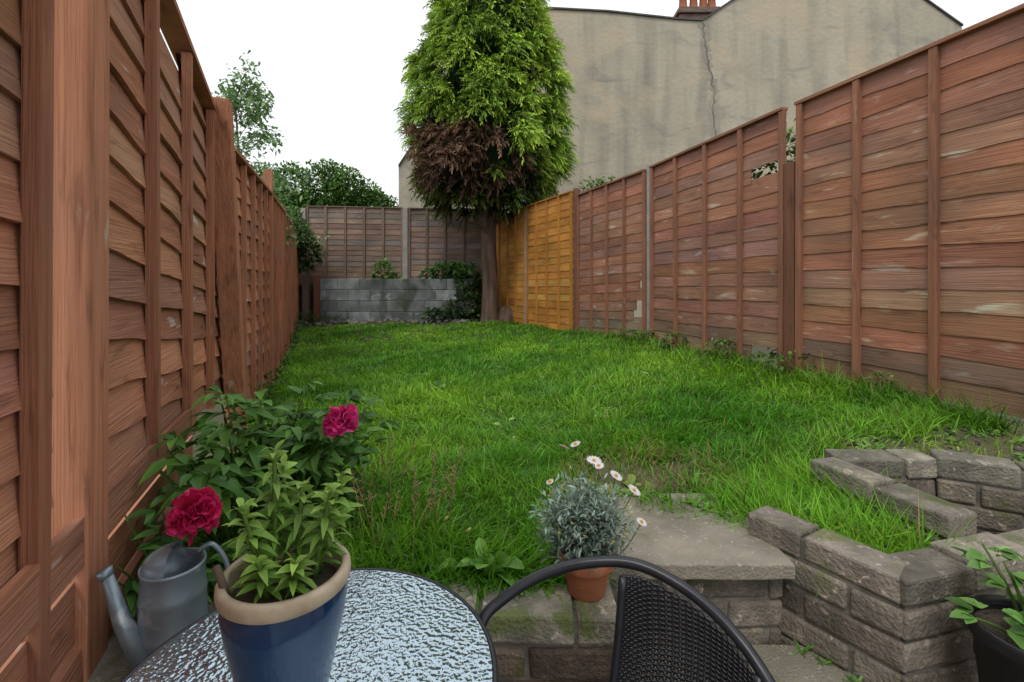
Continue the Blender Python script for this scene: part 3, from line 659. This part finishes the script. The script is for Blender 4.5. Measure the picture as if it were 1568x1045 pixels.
for q in range(44):
    x=-.19+q*.38/43; w=math.sqrt(max(0,.195**2-x*x)); 
    b.tube([(.14+x,.71-w+2*w*i/12,.425+.002*(-1)**(i+q)) for i in range(13)],.004,n=5)
    b.tube([(.14-w+2*w*i/12,.71+x,.425-.002*(-1)**(i+q)) for i in range(13)],.004,n=5)
b.obj('woven_back_and_seat',M['wicker'],ch)
# ------------------------------------------------------------------ watering can
wc=empty('watering_can'); c=(-.69,.985,.577)
b=MB(); b.lathe([(.001,.0),(.062,.0),(.064,.006),(.062,.012),(.060,.05),(.0615,.055),(.0595,.06),(.058,.12),(.0595,.126),(.0575,.132),(.055,.175),(.0575,.179),(.0575,.184),(.053,.184),(.052,.1)],c,n=48)
vs=[];fs=[]
for i in range(9):
    el=i/8*math.pi/2
    for j in range(17):
        a=math.pi*.5+j/16*math.pi+.3
        r=.054*math.cos(el*.95); vs.append((c[0]+r*math.cos(a),c[1]+r*math.sin(a),c[2]+.183+.034*math.sin(el)))
for i in range(8):
    for j in range(16): fs.append((i*17+j,i*17+j+1,(i+1)*17+j+1,(i+1)*17+j))
b.add(vs,fs,smooth=True)
b.tube([(c[0]-.02,c[1]-.052,c[2]+.025),(c[0]-.062,c[1]-.052,c[2]+.10),(c[0]-.098,c[1]-.045,c[2]+.185)],[.021,.015,.010],n=16)
b.tube([(c[0]-.097,c[1]-.045,c[2]+.180),(c[0]-.104,c[1]-.046,c[2]+.196)],[.0105,.015],n=16)
b.tube([(c[0]+.03,c[1]+.03,c[2]+.19),(c[0]+.055,c[1]+.04,c[2]+.20),(c[0]+.08,c[1]+.05,c[2]+.15),(c[0]+.08,c[1]+.045,c[2]+.08),(c[0]+.055,c[1]+.03,c[2]+.04)],.005,n=8,smoothpath=6)
b.obj('can_body',M['zinc'],wc)
# ------------------------------------------------------------------ terracotta pot with daisies
tp_=empty('terracotta_pot'); c=(.175,1.135,.606)
b=MB(); b.lathe([(.001,.0),(.040,.0),(.043,.004),(.055,.062),(.0565,.066),(.0635,.067),(.065,.072),(.066,.093),(.063,.096),(.058,.095),(.055,.08)],c,n=48); b.obj('pot',M['terra'],tp_)
b=MB(); b.lathe([(.001,.088),(.057,.084)],c,n=24); b.obj('soil',M['soil'],tp_)
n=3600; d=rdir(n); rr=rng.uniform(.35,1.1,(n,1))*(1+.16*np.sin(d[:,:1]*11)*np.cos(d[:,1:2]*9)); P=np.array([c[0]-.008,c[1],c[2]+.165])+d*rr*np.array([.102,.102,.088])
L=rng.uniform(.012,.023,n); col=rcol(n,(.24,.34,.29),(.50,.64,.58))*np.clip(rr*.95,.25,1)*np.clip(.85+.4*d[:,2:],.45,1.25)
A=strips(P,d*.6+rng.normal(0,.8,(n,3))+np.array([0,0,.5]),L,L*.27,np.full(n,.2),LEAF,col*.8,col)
n=55; d=rdir(n); d[:,2]=np.abs(d[:,2])*.8; P=np.array([c[0],c[1],c[2]+.17])+d*np.array([.105,.105,.095]); Y1=rcol(n,(.5,.38,.06),(.65,.5,.15))
Bm=strips(P,d,np.full(n,.009),np.full(n,.008),np.zeros(n),LEAF,Y1,Y1)
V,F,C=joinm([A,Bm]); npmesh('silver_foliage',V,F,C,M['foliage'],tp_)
S=MB(); pet=[];ctr=MB()
for (x,y,z,r,tx,ty) in ((.125,1.17,.932,.012,.5,.5),(.158,1.20,.928,.011,-.4,-.1),(.195,1.15,.906,.0155,.1,-.2),(.245,1.14,.874,.0135,.5,-.3),(.285,1.13,.844,.014,.6,-.3),(.215,1.2,.875,.011,-.1,-.3),(.30,1.12,.775,.010,.4,-.3),(.09,1.14,.86,.007,-.4,-.2)):
    S.tube([(.18,1.14,.70),((.18+x)/2+.01,(1.14+y)/2,z-.08),(x,y,z)],.0014,n=5,smoothpath=4,col=(.15,.25,.08))
    ax=Vector((tx,ty,1)).normalized(); u=ax.orthogonal().normalized(); w=ax.cross(u); k=15
    aa=np.arange(k)*2*np.pi/k; dd=np.array([tuple(u*math.cos(a)+w*math.sin(a)+ax*.15) for a in aa])
    col=np.full((k,3),.86); pet.append(strips(np.tile([x,y,z],(k,1))+dd*.003,dd,np.full(k,r),np.full(k,r*.42),np.zeros(k),[(0,.5),(.5,1),(.9,.8),(1,.3)],col,col,side=np.cross(dd,np.tile(tuple(ax),(k,1)))))
    ctr.lathe([(.0005,.005),(.0025,.004),(.004,.002),(.0042,-.001)],(x+ax.x*.001,y+ax.y*.001,z+.001),n=10,col=(.7,.45,.04))
S.obj('daisy_stems',M['foliage'],tp_); ctr.obj('daisy_centres',M['petal'],tp_)
V,F,C=joinm(pet); npmesh('daisy_petals',V,F,C,M['petal'],tp_)
# ------------------------------------------------------------------ black pot + leafy plant at right
kp=empty('black_plastic_pot'); c=(1.045,.955,.36)
b=MB(); b.lathe([(.001,.0),(.075,.0),(.10,.25),(.108,.252),(.110,.285),(.104,.287),(.098,.27)],c,n=40); b.obj('pot',M['plastic'],kp)
b=MB(); b.lathe([(.001,.265),(.099,.26)],c,n=24); b.obj('soil',M['soil'],kp)
S4,D=shoots((1.055,.955,.61),.10,12,(.06,.22),6,(.035,.055),.62,(.14,.34,.07),(.28,.52,.14))
S4.obj('stems',M['foliage'],kp); npmesh('leaves',*D,M['foliage'],kp,smooth=True)
# ------------------------------------------------------------------ weeds
wd=empty('dandelion_weeds'); P=[]
def rosette(x,y,n,L,W,ca,up=.6,z=None):
    if z is None: z=float(hgt(np.array(x),np.array(y)))
    a=rng.uniform(0,2*np.pi,n)
    dd=np.stack([np.cos(a),np.sin(a),rng.uniform(.3,1,n)*up*2],1); col=rcol(n,ca,tuple(q*1.3 for q in ca))
    P.append(strips(np.tile([x,y,z],(n,1)),dd,L*rng.uniform(.6,1.1,n),W*rng.uniform(.7,1.1,n),rng.uniform(.2,.8,n),[(0,.15),(.2,.4),(.45,.8),(.7,1),(.9,.7),(1,.1)],col*.8,col,fold=.25))
rosette(-.06,1.20,10,.20,.042,(.22,.46,.09),1.2); rosette(-.12,1.22,8,.15,.035,(.2,.42,.08),.9); rosette(.03,1.19,6,.13,.035,(.22,.44,.08),.8)
rosette(.42,1.72,8,.07,.03,(.25,.34,.07)); rosette(.35,1.65,8,.07,.035,(.16,.30,.06)); rosette(.62,1.75,6,.06,.03,(.28,.36,.08))
rosette(-.35,1.28,8,.15,.03,(.16,.32,.07),.9); rosette(-.45,1.22,6,.12,.03,(.17,.35,.07)); rosette(-.22,1.25,7,.12,.03,(.2,.38,.09))
for q in range(44):
    x=random.uniform(1.3,2.15); y=random.uniform(1.72,2.2)
    if x<XR(y)-.05: rosette(x,y,8,.05,.017,(.2,.36,.09))
for q in range(26):
    x=random.uniform(-1,1.2); y=random.uniform(2,4.5); rosette(x,y,6,.07,.02,(.26,.44,.12))
for q in range(26):
    t=random.random(); rosette(.30+.40*t,1.60-.17*max(0,t-.35)*1.2+random.gauss(0,.01),7,.05,.007,(.2,.42,.06),.9,z=.62)
for q in range(10):
    t=random.random(); rosette(.72+.10*t,1.235-.17*t,6,.04,.005,(.14,.32,.05),1,z=.40)
V,F,C=joinm(P); npmesh('weed_leaves',V,F,C,M['foliage'],wd)
S=MB()
for q in range(22):
    x=random.uniform(-.5,-.12); y=random.uniform(1.2,1.5); z=float(hgt(np.array(x),np.array(y))); h=random.uniform(.12,.23)
    e=(x+random.gauss(0,.04),y+random.gauss(0,.03),z+h); S.tube([(x,y,z),((x+e[0])/2,(y+e[1])/2,z+h*.6),e],.0013,n=5,smoothpath=3,col=(.38,.34,.14))
    for w in range(11):
        f=random.uniform(.55,1.05); p_=Vector((x,y,z)).lerp(Vector(e),f); S.tube([p_,p_+Vector((random.gauss(0,.008),random.gauss(0,.008),random.uniform(.004,.014)))],[.0024,.0008],n=4,col=(.42,.32,.16))
for q in range(3):
    x=random.uniform(-.3,.0); y=random.uniform(1.2,1.35); z=float(hgt(np.array(x),np.array(y))); e=(x+random.gauss(0,.03),y,z+.10)
    S.tube([(x,y,z),e],.0014,n=5,col=(.15,.3,.06)); S.tube([e,(e[0]+.010,e[1]-.005,e[2]+.012)],[.005,.002],n=7,col=(.65,.58,.22))
S.obj('seed_heads',M['foliage'],wd)
# ------------------------------------------------------------------ light & camera
w=bpy.data.worlds.new("World"); scene.world=w; w.use_nodes=True; nt=w.node_tree; bg=nt.nodes['Background']
sky=nt.nodes.new('ShaderNodeTexSky'); sky.sky_type='NISHITA'; sky.sun_disc=False; sky.sun_elevation=R(55); sky.sun_rotation=R(200)
mx=nt.nodes.new('ShaderNodeMixRGB'); mx.inputs[0].default_value=.9; 
tcw=nt.nodes.new('ShaderNodeTexCoord'); nz=nt.nodes.new('ShaderNodeTexNoise'); nz.inputs['Scale'].default_value=1.6; nz.inputs['Detail'].default_value=4
rp_=nt.nodes.new('ShaderNodeValToRGB'); rp_.color_ramp.elements[0].position=.3; rp_.color_ramp.elements[0].color=(.86,.89,.93,1); rp_.color_ramp.elements[1].position=.7; rp_.color_ramp.elements[1].color=(1,1,1,1)
sc_=nt.nodes.new('ShaderNodeVectorMath'); sc_.operation='SCALE'; sc_.inputs['Scale'].default_value=10.4
nt.links.new(tcw.outputs['Generated'],nz.inputs['Vector']); nt.links.new(nz.outputs['Fac'],rp_.inputs[0]); nt.links.new(rp_.outputs[0],sc_.inputs[0])
nt.links.new(sky.outputs[0],mx.inputs[1]); nt.links.new(sc_.outputs[0],mx.inputs[2]); nt.links.new(mx.outputs[0],bg.inputs['Color']); bg.inputs['Strength'].default_value=.12
sd=bpy.data.lights.new('sun','SUN'); sd.energy=1.4; sd.angle=R(18); sd.color=(1,.96,.9); so=bpy.data.objects.new('sun',sd); link(so)
el,az=R(55),R(200); dirv=Vector((math.sin(az)*math.cos(el),math.cos(az)*math.cos(el),math.sin(el)))
so.rotation_euler=dirv.to_track_quat('Z','Y').to_euler(); so.location=(0,-3,8)
cd=bpy.data.cameras.new('camera'); co=bpy.data.objects.new('camera',cd); link(co)
co.location=(0,0,ZC); co.rotation_euler=(R(90),0,0); cd.sensor_width=36; cd.lens=36*740/1568; cd.shift_y=-(522.5-427)/1568; cd.clip_start=.02; cd.clip_end=1000
scene.camera=co
scene.view_settings.view_transform='Standard'; scene.view_settings.look='None'; scene.view_settings.exposure=0
